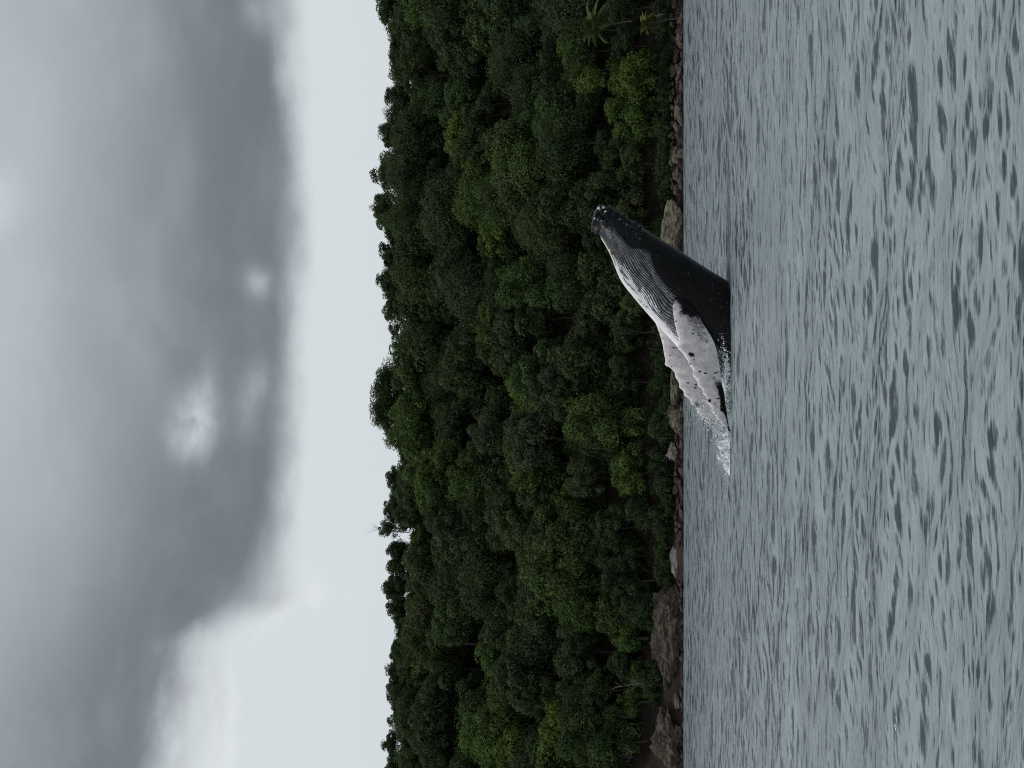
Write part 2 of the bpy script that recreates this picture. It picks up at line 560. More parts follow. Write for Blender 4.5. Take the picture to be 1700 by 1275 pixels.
# ------------------------------------------------------------------ whale
WY0 = 46.0
body_D = [(989, 350), (992, 343), (1005, 342), (1025, 350), (1050, 367), (1080, 387), (1110, 405), (1140, 424), (1172, 445), (1205, 465), (1240, 487), (1290, 525), (1350, 590), (1420, 680)]
body_V = [(986, 360), (983, 371), (987, 384), (998, 397), (1012, 421), (1031, 466), (1053, 495), (1076, 522), (1108, 558), (1148, 600), (1186, 634), (1240, 670), (1310, 712), (1395, 745)]


def px3(pts, Y):
    Y = np.broadcast_to(Y, (len(pts),))
    return np.array([P(p[0], p[1], y) for p, y in zip(pts, Y)])


Dp = px3(body_D, WY0)
Vp = px3(body_V, WY0)
Cp = (Dp + Vp) / 2
du = np.r_[0, np.cumsum(np.linalg.norm(np.diff(Cp, axis=0), axis=1))]
Ltot = du[-1]
du = du / Ltot
NS, NTH = 380, 480
sv = np.linspace(0, 1, NS) ** 1.15
Dc = catmull_at(Dp, du, sv)
Vc = catmull_at(Vp, du, sv)
Cc = (Dc + Vc) / 2
nn_ = Dc - Vc
aa = np.linalg.norm(nn_, axis=1) / 2
nn_ = nn_ / (2 * aa)[:, None]
s_m = sv * Ltot                        # metres from the snout
bb = aa * (0.80 + 0.06 * sstep(s_m, 0.3, 2.0) - 0.06 * sstep(s_m, 3.5, 6.0))
# rounded snout: close the first centimetres
tipr = np.sqrt(np.clip(1 - (1 - np.clip(s_m / 0.2, 0, 1)) ** 2, 0, 1))
axis0 = Cc[0] - Cc[6]
axis0 /= np.linalg.norm(axis0)
th = np.linspace(0, 2 * np.pi, NTH, endpoint=False)
ct, st = np.cos(th), np.sin(th)
near = np.array([0, -1.0, 0])
S2, T2 = np.meshgrid(s_m, th, indexing='ij')
rad_d = np.zeros((NS, NTH))
deg = np.degrees(T2)
vang = np.abs(deg - 180)               # angle from the ventral midline
# throat pleats, curling up round the jaw and sweeping down the belly
jaw = 108 - 16 * sstep(S2, 0.2, 1.6) + 22 * np.exp(-((S2 - 3.1) / 0.55) ** 2) - 8 * sstep(S2, 3.6, 5.2) - 16 * sstep(S2, 5.5, 7.5)
swirl = 5.0 * np.sin(S2 * 1.5 + 0.4) + 7.0 * np.exp(-((S2 - 3.3) / 0.6) ** 2) * sstep(vang, 40, 100)
wob = np.array([[noise.noise(Vector((s * 0.9, math.cos(a) * 1.4, math.sin(a) * 1.4))) for a in th[::4]] for s in s_m[::4]])
wob = np.repeat(np.repeat(wob, 4, 0), 4, 1)[:NS, :NTH]
kk = np.ones(9) / 9
wob = np.apply_along_axis(lambda v: np.convolve(np.r_[v[-4:], v, v[:4]], kk, 'valid'), 1, wob)
wob = np.apply_along_axis(lambda v: np.convolve(np.r_[[v[0]] * 4, v, [v[-1]] * 4], kk, 'valid'), 0, wob)
phase = (vang + swirl + 10 * wob) / 4.6
pl_in = sstep(jaw - vang, 0, 7) * sstep(S2, 0.55, 1.5)
fr = phase - np.floor(phase)
ridge = np.sin(np.pi * fr) ** 0.7
groove = (1 - ridge)
rad_d -= 0.075 * groove * pl_in * np.clip(aa[:, None] / 1.4, 0.35, 1)
# mouth line and lower-jaw bulge
mouth = 74 + 12 * sstep(S2, 0.0, 0.8) + 4 * np.sin(S2 * 1.4) - 0 * S2
mdist = (180 - vang) - mouth
mm = np.exp(-(mdist / 3.0) ** 2) * sstep(S2, 0.02, 0.3) * (1 - sstep(S2, 2.9, 3.5))
rad_d -= 0.06 * mm
rad_d += 0.06 * np.exp(-((mdist - 14) / 12) ** 2) * sstep(S2, 0.15, 0.8) * (1 - sstep(S2, 2.0, 3.2))
# crease sweeping from the corner of the mouth to the fin
cre = 92 - 10 * (S2 - 3.2)
rad_d -= 0.05 * np.exp(-(((180 - vang) - (92 + 9 * (S2 - 3.0))) / 2.6) ** 2) * sstep(S2, 3.0, 3.4) * (1 - sstep(S2, 5.0, 5.6))
# chin knob and lip notch at the snout
rad_d += 0.07 * np.exp(-(vang / 50) ** 2) * np.exp(-((S2 - 0.28) / 0.2) ** 2)
rad_d -= 0.09 * np.exp(-(vang / 40) ** 2) * np.exp(-((S2 - 0.66) / 0.13) ** 2)
rad_d -= 0.04 * np.exp(-((180 - vang) / 40) ** 2) * np.exp(-((S2 - 0.05) / 0.12) ** 2)
rad_d -= 0.05 * np.exp(-((vang - 62) / 22) ** 2) * np.exp(-((S2 - 0.1) / 0.18) ** 2)
# knobs (tubercles) on the head and along the jaw
kr = np.random.default_rng(5)
pale_spots = np.zeros_like(rad_d)
tub = []
for row_deg in (0, 30, -30, 58, -58):
    for s0 in np.arange(0.55, 2.9, 0.34):
        tub.append((s0 + kr.normal(0, 0.07), row_deg + kr.normal(0, 4), kr.uniform(0.06, 0.11)))
for s0 in np.arange(0.1, 1.2, 0.19):
    for sg in (1, -1):
        tub.append((s0 + kr.normal(0, 0.04), sg * (100 + kr.normal(0, 8)), kr.uniform(0.04, 0.07)))
for _ in range(16):
    tub.append((kr.uniform(0.12, 0.5), kr.choice([-1, 1]) * kr.uniform(35, 75), kr.uniform(0.04, 0.08)))
for (s0, d0, r0) in tub:
    ia = np.interp(s0, s_m, aa)
    dth = np.abs((deg - d0 + 180) % 360 - 180)
    dd = ((S2 - s0) ** 2 + (np.radians(dth) * max(ia, 0.3)) ** 2) / r0 ** 2
    gsp = np.exp(-dd)
    rad_d += 0.09 * gsp
    if kr.random() < 0.55:
        pale_spots = np.maximum(pale_spots, gsp * (0.5 if s0 < 0.5 else 0.45))
# eye bulge
for sg in (1, -1):
    dth = np.abs((deg - sg * 80 + 180) % 360 - 180)
    rad_d += 0.05 * np.exp(-(((S2 - 3.3) / 0.12) ** 2 + (dth / 5) ** 2))
RA = aa[:, None] * tipr[:, None] + rad_d * np.clip(tipr[:, None], 0.15, 1)
RB = bb[:, None] * tipr[:, None] + rad_d * np.clip(tipr[:, None], 0.15, 1)
BP = Cc[:, None, :] + (RA * ct)[..., None] * nn_[:, None, :] + (RB * st)[..., None] * near
BP = BP + (axis0[None, None, :] * 0.10 * (1 - np.clip(s_m / 0.2, 0, 1))[:, None, None] ** 2)
bverts = BP.reshape(-1, 3)
tip_v = BP[0].mean(0) + axis0 * 0.02
end_v = BP[-1].mean(0)
allv = np.vstack([bverts, tip_v, end_v])
ii = np.arange(NS - 1)[:, None] * NTH + np.arange(NTH)[None, :]
jj = np.arange(NS - 1)[:, None] * NTH + (np.arange(NTH)[None, :] + 1) % NTH
quads = np.stack([ii, jj, jj + NTH, ii + NTH], -1).reshape(-1, 4)
me = bpy.data.meshes.new('body_tmp')
nB = NS * NTH
tri = [(nB, (k + 1) % NTH, k) for k in range(NTH)] + [(nB + 1, (NS - 1) * NTH + k, (NS - 1) * NTH + (k + 1) % NTH) for k in range(NTH)]
me.from_pydata(allv.tolist(), [], quads.tolist() + tri)
# pigment: white below, charcoal pleats, black above; ridge gloss and groove shade painted in
bw = np.zeros_like(S2)
stn = np.array([[noise.fractal(Vector((s * 1.3, a * 7.0, 4.0)), 1.0, 2.0, 3) for a in th[::3]] for s in s_m[::3]])
stn = np.repeat(np.repeat(stn, 3, 0), 3, 1)[:NS, :NTH]
wlim = 16 + 8 * sstep(S2, 0.4, 1.0) + 30 * sstep(S2, 1.6, 2.8) - 20 * sstep(S2, 4.0, 5.6)
bw = 0.75 * (1 - sstep(vang, wlim * 0.45, wlim * 1.55)) * sstep(S2, 0.5, 0.9)
bw *= (1 - 0.7 * groove * pl_in) * (1 - 0.75 * sstep(stn, -0.05, 0.45) * sstep(vang, 6, 26))
bw += 0.55 * np.exp(-(((180 - vang) - (88 + 9 * (S2 - 3.0)) + 5 * np.sin(S2 * 4)) / 0.9) ** 2) * sstep(S2, 3.0, 3.3) * (1 - sstep(S2, 4.8, 5.6))
bw += 0.22 * pl_in * ridge * (1 - sstep(vang, 30, 95)) * sstep(S2, 0.5, 1.4)
jl = np.exp(-((S2 - 1.0) / 0.65) ** 2) * np.exp(-((vang - 70) / 34) ** 2)
streak = np.sin(vang * 1.25 + 2.5 * wob) * 0.5 + 0.5
bw += 0.42 * jl * streak
bw = np.maximum(bw, pale_spots)
bw += 0.22 * np.exp(-((S2 - 0.1) / 0.35) ** 2)
bw = np.minimum(bw, 0.62 + 0.4 * sstep(S2, 0.8, 1.4))
cream = np.exp(-((S2 - 1.25) / 0.6) ** 2) * (1 - sstep(vang, 25, 55))
rdg = ridge * pl_in * (0.55 + 0.45 * sstep(stn, -0.4, 0.35))
A_pale = np.r_[bw.ravel(), 0.15, 0]
A_cream = np.r_[cream.ravel(), 0, 0]
A_ridge = np.r_[rdg.ravel(), 0, 0]
A_fin = np.zeros(nB + 2)


def fin_mesh(Lpts, Tpts, Ys, knobs, thick, ns=170, nc=44):
    """a flipper lofted between its leading and trailing edges"""
    Lw = px3(Lpts, Ys)
    Tw = px3(Tpts, Ys)
    mid = (Lw + Tw) / 2
    u = np.r_[0, np.cumsum(np.linalg.norm(np.diff(mid, axis=0), axis=1))]
    u /= u[-1]
    x = np.linspace(0, 1, ns)
    Ls, Ts = catmull_at(Lw, u, x), catmull_at(Tw, u, x)
    ch = Ts - Ls
    cl = np.linalg.norm(ch, axis=1)
    chd = ch / cl[:, None]
    kb = np.zeros(ns)
    for (k0, w0, h0) in knobs:
        kb += 0.72 * h0 * np.exp(-((x - k0) / (1.45 * w0)) ** 2)
    kb = kb * 2.3
    Ls = Ls - chd * (kb - 0.06 * sstep(x, 0.35, 0.5))[:, None]
    ch = Ts - Ls
    ax = np.gradient((Ls + Ts) / 2, axis=0)
    nor = np.cross(ch, ax)
    nor /= np.linalg.norm(nor, axis=1)[:, None]
    tk = np.interp(x, [0, 0.25, 0.6, 0.9, 1], [thick * 1.5, thick * 1.15, thick, thick * 0.55, thick * 0.25])
    a = np.linspace(0, 2 * np.pi, nc, endpoint=False)
    c = 0.5 - 0.5 * np.cos(a)
    prof = np.sign(np.sin(a)) * np.abs(np.sin(a)) ** 0.85 * (0.55 + 0.45 * np.cos(a / 1) * 1.0 * 0.7 + 0.15)
    tkk = tk[:, None] * (1 + 0.9 * (kb[:, None] / 0.1) * np.exp(-(c[None, :] / 0.18) ** 2) * 0.35)
    pts = Ls[:, None, :] + ch[:, None, :] * c[None, :, None] + nor[:, None, :] * (prof[None, :] * tkk)[..., None]
    v = pts.reshape(-1, 3)
    v = np.vstack([v, pts[0].mean(0), pts[-1].mean(0)])
    i0 = np.arange(ns - 1)[:, None] * nc + np.arange(nc)[None, :]
    i1 = np.arange(ns - 1)[:, None] * nc + (np.arange(nc)[None, :] + 1) % nc
    q = np.stack([i0, i1, i1 + nc, i0 + nc], -1).reshape(-1, 4).tolist()
    n = ns * nc
    q += [(n, (k + 1) % nc, k) for k in range(nc)] + [(n + 1, (ns - 1) * nc + k, (ns - 1) * nc + (k + 1) % nc) for k in range(nc)]
    m = bpy.data.meshes.new('fin_tmp')
    m.from_pydata(v.tolist(), [], q)
    X2 = np.repeat(x[:, None], nc, 1)
    C2 = np.repeat(c[None, :], ns, 0)
    return m, v, X2, C2


nearL = [(1121, 492), (1117, 512), (1120, 535), (1126, 562), (1130, 580), (1135, 592), (1146, 607), (1152, 626), (1159, 639), (1166, 650), (1174, 667), (1186, 690), (1198, 706), (1208, 718)]
nearT = [(1148, 498), (1158, 519), (1169, 540), (1181, 559), (1188, 575), (1192, 592), (1195, 608), (1197, 625), (1199, 639), (1202, 652), (1204, 667), (1207, 688), (1209, 704), (1213, 716)]
nearY = np.interp(np.arange(14), [0, 1, 3, 6, 13], [44.9, 44.35, 43.95, 43.7, 43.5])
farL = [(1082, 522), (1092, 546), (1099, 568), (1106, 600), (1113, 612), (1121, 623), (1127, 639), (1134, 652), (1147, 669), (1158, 684), (1169, 698), (1180, 709), (1196, 718)]
farT = [(1128, 512), (1138, 538), (1147, 562), (1156, 590), (1162, 605), (1167, 620), (1171, 636), (1177, 651), (1184, 667), (1189, 683), (1192, 697), (1194, 708), (1201, 718)]
farY = np.interp(np.arange(13), [0, 2, 6, 12], [46.7, 47.3, 47.6, 47.5])
kn = [(0.40, 0.016, 0.07), (0.53, 0.018, 0.055), (0.60, 0.014, 0.05), (0.67, 0.014, 0.055), (0.73, 0.012, 0.05), (0.79, 0.012, 0.045), (0.85, 0.011, 0.04), (0.90, 0.010, 0.035)]
fm1, fv1, fx1, fc1 = fin_mesh(nearL, nearT, nearY, kn, 0.17)
kn2 = [(0.40, 0.018, 0.08), (0.52, 0.018, 0.055), (0.60, 0.015, 0.055), (0.67, 0.014, 0.05), (0.74, 0.013, 0.05), (0.81, 0.012, 0.045), (0.88, 0.011, 0.04)]
fm2, fv2, fx2, fc2 = fin_mesh(farL, farT, farY, kn2, 0.16)


def fin_pale(x, c, v, near):
    nz = (vnoise(v[:-2], 1.1, 4, 3.0) + 0.16 * vnoise(v[:-2], 4.5, 3, 1.0)).reshape(x.shape)
    p = np.full(x.shape, 0.98)
    if near:
        p -= 1.0 * (1 - sstep(x + 0.22 * nz, 0.12, 0.42)) * sstep(c + 0.3 * nz, 0.10, 0.50)        # dark shoulder
        p -= 0.95 * (1 - sstep(x + 0.10 * nz, 0.06, 0.14)) * (1 - 0.7 * np.exp(-((x - 0.12) / 0.03) ** 2))
        p -= 1.0 * sstep(c + 0.25 * nz, 0.68, 0.85) * sstep(x, 0.58, 0.70)              # dark trailing tip
        p -= 0.5 * sstep(nz, 0.25, 0.8) * sstep(c, 0.3, 0.6)
        p -= 1.1 * np.exp(-(((x - 0.455) / 0.022) ** 2 + ((c - 0.22) / 0.10) ** 2))      # black blotch
        p -= 1.0 * np.exp(-(((x - 0.775) / 0.014) ** 2 + ((c - 0.12) / 0.12) ** 2))
        p -= 1.0 * sstep(x + 0.05 * nz, 0.86, 0.91) * (0.5 + 0.9 * nz)
    else:
        p -= 0.5 * sstep(x + 0.2 * nz, 0.75, 0.95) + 0.22 * sstep(nz, 0.0, 0.7)
    return np.r_[np.clip(p, 0, 1).ravel(), 0, 0]



fp1 = fin_pale(fx1, fc1, fv1, True)
fp2 = fin_pale(fx2, fc2, fv2, False)


def fix_normals(m):
    b = bmesh.new()
    b.from_mesh(m)
    bmesh.ops.recalc_face_normals(b, faces=b.faces)
    b.to_mesh(m)
    b.free()


for m_ in (me, fm1, fm2):
    fix_normals(m_)
ob = obj('humpback_whale', me)
of1 = obj('fin_a', fm1)
of2 = obj('fin_b', fm2)
for o2 in (of1, of2):
    md = ob.modifiers.new('join', 'BOOLEAN')
    md.operation = 'UNION'
    md.solver = 'MANIFOLD'
    md.object = o2
bpy.context.view_layer.update()
dg = bpy.context.evaluated_depsgraph_get()
new = bpy.data.meshes.new_from_object(ob.evaluated_get(dg))
if len(new.vertices) < nB // 3:
    print('boolean failed, verts', len(new.vertices))
#print('WHALE verts', len(new.vertices))
ob.modifiers.clear()
ob.data = new
new.name = 'humpback_whale'
for o2 in (of1, of2):
    bpy.data.objects.remove(o2)
# carry the pigment and painted pleat gloss over to the united skin
from mathutils import kdtree
srcv = np.vstack([allv, fv1, fv2])
S_p = np.r_[A_pale, fp1, fp2]
S_c = np.r_[A_cream, np.zeros(len(fp1) + len(fp2))]
S_r = np.r_[A_ridge, np.zeros(len(fp1) + len(fp2))]
S_f = np.r_[A_fin, np.ones(len(fp1) + len(fp2))]
kd = kdtree.KDTree(len(srcv))
for i, v in enumerate(srcv):
    kd.insert(v, i)
kd.balance()
idx = np.array([kd.find(v.co)[1] for v in new.vertices])
for nm, arr in (('pale', S_p), ('cream', S_c), ('ridge', S_r), ('fin', S_f)):
    at = new.attributes.new(nm, 'FLOAT', 'POINT')
    at.data.foreach_set('value', arr[idx].astype(np.float32))
new.polygons.foreach_set('use_smooth', np.ones(len(new.polygons), dtype=bool))
new.materials.clear()
new.materials.append(m_whale)
new.update()
whale = ob
tag(whale, 'breaching humpback whale, black back, pleated white belly, two long pale scalloped flippers', 'whale')

# ------------------------------------------------------------------ splash beside the flippers
spl = empty('splash', P(1207, 735, 45.5))
spl.location.z = 0
bpy.context.view_layer.update()
org = np.array(spl.location)
# white-water mound: a ragged ridge of froth
N1, N2 = 150, 60
gx, gy = np.meshgrid(np.linspace(0, 1, N1), np.linspace(-1, 1, N2), indexing='ij')
x0, x1 = P(1207, 694, 45.5).x, P(1207, 793, 45.5).x
FX = x0 + (x1 - x0) * gx
prof = np.interp(gx, [0, 0.10, 0.25, 0.5, 0.72, 0.88, 1], [0.03, 0.13, 0.22, 0.40, 0.36, 0.16, 0.0])
FYv = 45.3 + gy * (0.55 + 0.5 * prof)
pt = np.stack([FX, FYv, np.zeros_like(FX)], -1).reshape(-1, 3)
nz = vnoise(pt, 2.2, 4, 1.0).reshape(FX.shape)
nz2 = vnoise(pt, 6.0, 3, 5.0).reshape(FX.shape)
FZ = prof * (1 - gy ** 2) * (1 + 1.2 * nz + 0.8 * nz2) - 0.06
FV = np.stack([FX + 0.12 * nz2, FYv + 0.15 * nz, FZ], -1).reshape(-1, 3) - org
i0 = (np.arange(N1 - 1)[:, None] * N2 + np.arange(N2 - 1)[None, :]).ravel()
foam = obj('froth', mesh_np('froth', FV, np.stack([i0, i0 + N2, i0 + N2 + 1, i0 + 1], 1), True), m_foam, spl)
ico = bmesh.new()
bmesh.ops.create_icosphere(ico, subdivisions=1, radius=1)
iv = np.array([v.co for v in ico.verts])
ifc = np.array([[v.index for v in f.verts] for f in ico.faces])
ico.free()


def blobs(name, centres, radii, mat, parent, origin):
    n = len(centres)
    st = np.random.default_rng(3).uniform(0.6, 1.5, (n, 1, 3))
    v = (centres[:, None, :] + iv[None] * radii[:, None, None] * st).reshape(-1, 3) - origin
    f = (ifc[None] + (np.arange(n) * len(iv))[:, None, None]).reshape(-1, 3)
    o = obj(name, mesh_np(name, v, f, True), mat, parent)
    o['kind'] = 'stuff'
    return o


dr = np.random.default_rng(11)
cs, rs = [], []


def spray(n, pa, pb, Y, sx, sz, r0, r1, up=0.0):
    for _ in range(n):
        k = dr.random()
        p = P(pa[0] + (pb[0] - pa[0]) * k, pa[1] + (pb[1] - pa[1]) * k, Y)
        p.x += dr.normal(0, sx)
        p.z += dr.normal(0, sz) + up * abs(dr.normal())
        p.y += dr.normal(0, 0.3)
        if p.z > -0.02:
            cs.append(tuple(p))
            rs.append(r0 * (r1 / r0) ** (dr.random() ** 2.2))


spray(260, (1198, 705), (1203, 765), 45.2, 0.2, 0.12, 0.010, 0.03, 0.10)   # over the mound
spray(420, (1160, 680), (1195, 712), 45.0, 0.22, 0.18, 0.010, 0.035)        # off the far flipper's tip
spray(300, (1166, 655), (1200, 700), 43.7, 0.16, 0.12, 0.010, 0.032)        # off the near flipper
spray(160, (1204, 700), (1206, 830), 45.4, 0.5, 0.05, 0.008, 0.022, 0.04)   # thrown along the sea
spray(260, (1203, 560), (1208, 690), 44.3, 0.2, 0.08, 0.010, 0.04, 0.08)    # between body and flipper
spray(90, (1150, 690), (1185, 730), 45.4, 0.4, 0.3, 0.008, 0.02)
spray(500, (1186, 700), (1204, 735), 45.9, 0.25, 0.12, 0.008, 0.02)
spray(1200, (1192, 690), (1202, 790), 45.3, 0.3, 0.16, 0.004, 0.012, 0.10)
blobs('droplets', np.array(cs), np.array(rs), m_drop, spl, org)
# froth streaks lying on the water under the flippers
cs, rs = [], []
spray(260, (1208, 660), (1209, 770), 45.1, 0.3, 0.03, 0.02, 0.06, 0.03)
spray(260, (1208, 600), (1209, 690), 44.2, 0.25, 0.04, 0.03, 0.09, 0.05)
blobs('froth_clots', np.array(cs), np.array(rs), m_foam, spl, org)
tag(spl, 'white splash of froth and drops where the whale\'s flippers meet the sea', 'splash')

# ------------------------------------------------------------------ boulders and outcrops


def rock_mesh(seed, sub, sx, sy, sz, rough=0.32, cut=7, freq=0.9):
    b = bmesh.new()
    bmesh.ops.create_icosphere(b, subdivisions=sub, radius=1)
    r = random.Random(seed)
    planes = []
    for _ in range(cut):
        d = Vector((r.gauss(0, 1), r.gauss(0, 1), r.gauss(0, 0.8))).normalized()
        planes.append((d, r.uniform(0.55, 0.9)))
    for v in b.verts:
        p = v.co.copy()
        for d, k in planes:           # broken faces
            q = p.dot(d)
            if q > k:
                p -= d * (q - k) * 0.9
        p *= 1 + rough * noise.fractal(p * freq + Vector((seed * 3.1, 0, 0)), 1.0, 2.0, 4)
        p *= 1 + rough * 0.35 * noise.fractal(p * 4 * freq + Vector((0, seed * 1.7, 0)), 1.0, 2.0, 3)
        v.co = Vector((p.x * sx, p.y * sy, p.z * sz))
    me_ = bpy.data.meshes.new('boulder')
    b.to_mesh(me_)
    b.free()
    me_.polygons.foreach_set('use_smooth', np.zeros(len(me_.polygons), dtype=bool))
    return me_


boulders = []      # (object, py, row)


def add_boulder(me_, mat, px, py, Y, sc, rot, name='boulder'):
    o = bpy.data.objects.new(name, me_)
    COL.objects.link(o)
    if len(me_.materials) == 0:
        me_.materials.append(mat)
    p = P(px, py, Y)
    o.location = p
    o.scale = sc
    o.rotation_euler = rot
    return o


vs_grey = []
for k in range(9):
    mm_ = rock_mesh(40 + k, 3, 1, 0.9, 0.66, 0.45, 10)
    mm_.materials.append(m_rock_grey)
    vs_grey.append(mm_)
vs_brown = []
for k in range(6):
    mm_ = rock_mesh(70 + k, 3, 1, 0.9, 0.6)
    mm_.materials.append(m_rock_brown)
    vs_brown.append(mm_)
br = random.Random(9)


def waterline(Y):
    return HZ + F * CAM_H / Y


def pile(py0, py1, rows_, meshes, rmin, rmax, dens=1.0, name='boulder'):
    """a band of boulders along the shore from py0 to py1"""
    for row, (dz, dyy, sc) in enumerate(rows_):
        py = py0
        while py < py1:
            r = (rmin + (rmax - rmin) * br.random() ** 1.6) * sc
            X = (637.5 - py) * 213 / F
            Y = shore_y(X) + dyy + br.uniform(-0.4, 0.4)
            z = dz + br.uniform(-0.35, 0.45)
            o = bpy.data.objects.new(name, br.choice(meshes))
            COL.objects.link(o)
            o.location = (X, Y, z)
            o.scale = (r * br.uniform(0.9, 1.5), r * br.uniform(0.8, 1.2), r * br.uniform(0.75, 1.15))
            o.rotation_euler = (br.uniform(-0.4, 0.4), br.uniform(-0.4, 0.4), br.uniform(0, 6.28))
            boulders.append([o, py, row])
            py += r * br.uniform(1.5, 2.3) * F / 213 / dens


R3 = [(0.25, 0.2, 1.0), (1.05, 1.5, 0.9), (2.0, 3.2, 0.75)]
R2 = [(0.35, 0.2, 1.0), (1.2, 1.6, 0.8)]
pile(-12, 322, R3, vs_grey, 0.6, 1.9)
pile(420, 600, R2, vs_grey, 0.5, 1.5)
pile(600, 745, R2, vs_grey, 0.5, 1.4)
pile(765, 905, R2, vs_brown, 0.5, 1.3)
pile(965, 1010, R2, vs_brown, 0.6, 0.95)
pile(1010, 1290, [(0.1, -0.4, 0.8)], vs_brown, 0.5, 1.3)

outcrops = []


def outcrop(seed, mat, px, py, Y, w, d, h, label, freq=0.9, rough=0.36, cut=9, tilt=0.0, name='rock_outcrop', sub=4):
    me_ = rock_mesh(seed, sub, w, d, h, rough, cut, freq)
    me_.materials.append(mat)
    o = obj(name, me_)
    o.location = P(px, py, Y)
    o.rotation_euler = (0, tilt, 0)
    tag(o, label, 'rock')
    outcrops.append(o)
    return o


outcrop(3, m_rock_tan, 1118, 375, 212.5, 5.2, 3.2, 2.5, 'large tan boulder at the waterline beside the whale\'s dark back', tilt=0.1, rough=0.36, freq=1.1, cut=14, sub=5)
outcrop(5, m_rock_grey, 1127, 405, 211.4, 3.6, 2.2, 1.6, 'low grey rock ledge between the tan boulder and the whale\'s back')
outcrop(8, m_rock_tan, 1124, 640, 212.5, 5.5, 2.4, 1.6, 'long tan rock at the waterline just behind the flipper tips', rough=0.55, freq=1.4, cut=12)
outcrop(11, m_rock_tan, 1121, 696, 213, 3.6, 2.0, 1.7, 'rounded tan rock at the waterline level with the white splash')
outcrop(14, m_rock_pale, 1117, 752, 213.3, 1.9, 1.6, 1.4, 'angular pale grey boulder on the shore past the splash')
outcrop(17, m_rock_pale, 1122, 930, 213, 3.9, 2.0, 1.25, 'smooth pale flat-topped slab beside the brown cliff', rough=0.2)
outcrop(20, m_rock_brown, 1112, 1005, 214, 5.0, 2.6, 3.3, 'dark brown shoulder of rock where the crumbling cliff begins', rough=0.45, freq=1.3, sub=5)
outcrop(23, m_rock_brown, 1110, 1075, 213.8, 8.6, 3.0, 3.6, 'broad crumbling brown rock cliff rising from the sea under hanging shrubs', rough=0.5, freq=1.6, cut=12, sub=5)
outcrop(26, m_rock_pale, 1124, 1163, 212.4, 1.6, 1.2, 0.9, 'small pale mottled boulder between the brown cliff and the earth bank')
outcrop(29, m_rock_brown, 1113, 1232, 213.5, 6.2, 2.4, 3.2, 'dark brown earthy bluff at the bottom edge of the photo', rough=0.5, freq=1.7, cut=10, tilt=-0.12, sub=5)

# ------------------------------------------------------------------ foliage meshes


def leaf_quads(centres, normals, sizes, r):
    """flat leaf sprays: one quad each, tangent to the given normals"""
    n = len(centres)
    a = r.normal(size=(n, 3))
    t1 = np.cross(normals, a)
    t1 /= np.linalg.norm(t1, axis=1)[:, None] + 1e-9
    t2 = np.cross(normals, t1)
    l = sizes[:, None]
    w = l * r.uniform(0.45, 0.85, (n, 1))
    v = np.stack([centres - t1 * l, centres - t2 * w * 0.55 + t1 * l * 0.1, centres + t1 * l, centres + t2 * w * 0.55 + t1 * l * 0.1], 1)
    return v.reshape(-1, 3), np.arange(4 * n).reshape(-1, 4)


def crown_mesh(seed, rx, rz, lobes, per, leaves, leaf, low=-0.25, lobe_r=0.46, clump_r=0.30, sparse=0.0, droop=0.0, flat=1.0):
    r = np.random.default_rng(seed)
    C, Nn, Sz, Tn = [], [], [], []
    lob = []
    tries = 0
    while len(lob) < lobes and tries < 4000:
        tries += 1
        d = r.normal(size=3)
        d /= np.linalg.norm(d)
        if d[2] < low:
            continue
        k = r.uniform(0.55, 0.95)
        p = np.array([d[0] * rx * k, d[1] * rx * k, d[2] * rz * k])
        if all(np.linalg.norm((p - q) * np.array([1, 1, rx / rz])) > rx * lobe_r * 0.75 for q in lob) or tries > 1500:
            lob.append(p)
    lob.append(np.array([0, 0, rz * 0.15]))
    for p in lob:
        lr = rx * lobe_r * r.uniform(0.75, 1.2)
        for _ in range(per):
            d = r.normal(size=3)
            d[2] = d[2] * 0.8 + 0.35
            d /= np.linalg.norm(d)
            cc = p + d * lr * r.uniform(0.75, 1.05) * np.array([1, 1, flat])
            if sparse and r.random() < sparse:
                continue
            cr = rx * clump_r * r.uniform(0.55, 1.15) * lobe_r / 0.46
            nl = max(6, int(leaves * r.uniform(0.7, 1.3)))
            dd = r.normal(size=(nl, 3))
            dd[:, 2] += 0.35
            dd /= np.linalg.norm(dd, axis=1)[:, None]
            rr = cr * r.uniform(0.72, 1.05, (nl, 1))
            pos_ = cc + dd * rr * np.array([1, 1, 0.8])
            if droop:
                pos_[:, 2] -= droop * rx * r.random(nl) ** 2 * 0.4
            nrm_ = dd + r.normal(0, 0.30, (nl, 3)) + np.array([0, 0, 0.15])
            nrm_ /= np.linalg.norm(nrm_, axis=1)[:, None]
            C.append(pos_)
            Nn.append(nrm_)
            Sz.append(leaf * r.uniform(0.6, 1.35, nl))
            Tn.append(np.clip(r.normal(0.45 + r.normal(0, 0.15), 0.09, nl), 0, 1))
    C, Nn, Sz, Tn = np.vstack(C), np.vstack(Nn), np.concatenate(Sz), np.concatenate(Tn)
    v, f = leaf_quads(C, Nn, Sz, r)
    me_ = mesh_np('crown', v, f, False, {'leaf_tint': ('FACE', Tn)})
    me_.materials.append(m_leaf)
    return me_, lob


def tube(verts, faces, pts, radii, n=7):
    """append a tapered tube along pts"""
    base = len(verts)
    pts = [Vector(p) for p in pts]
    for i, p in enumerate(pts):
        d = (pts[min(i + 1, len(pts) - 1)] - pts[max(i - 1, 0)]).normalized()
        a = d.orthogonal().normalized()
        b = d.cross(a)
        for k in range(n):
            an = 2 * math.pi * k / n
            verts.append(p + (a * math.cos(an) + b * math.sin(an)) * radii[i])
    for i in range(len(pts) - 1):
        for k in range(n):
            q = base + i * n
            faces.append((q + k, q + (k + 1) % n, q + n + (k + 1) % n, q + n + k))


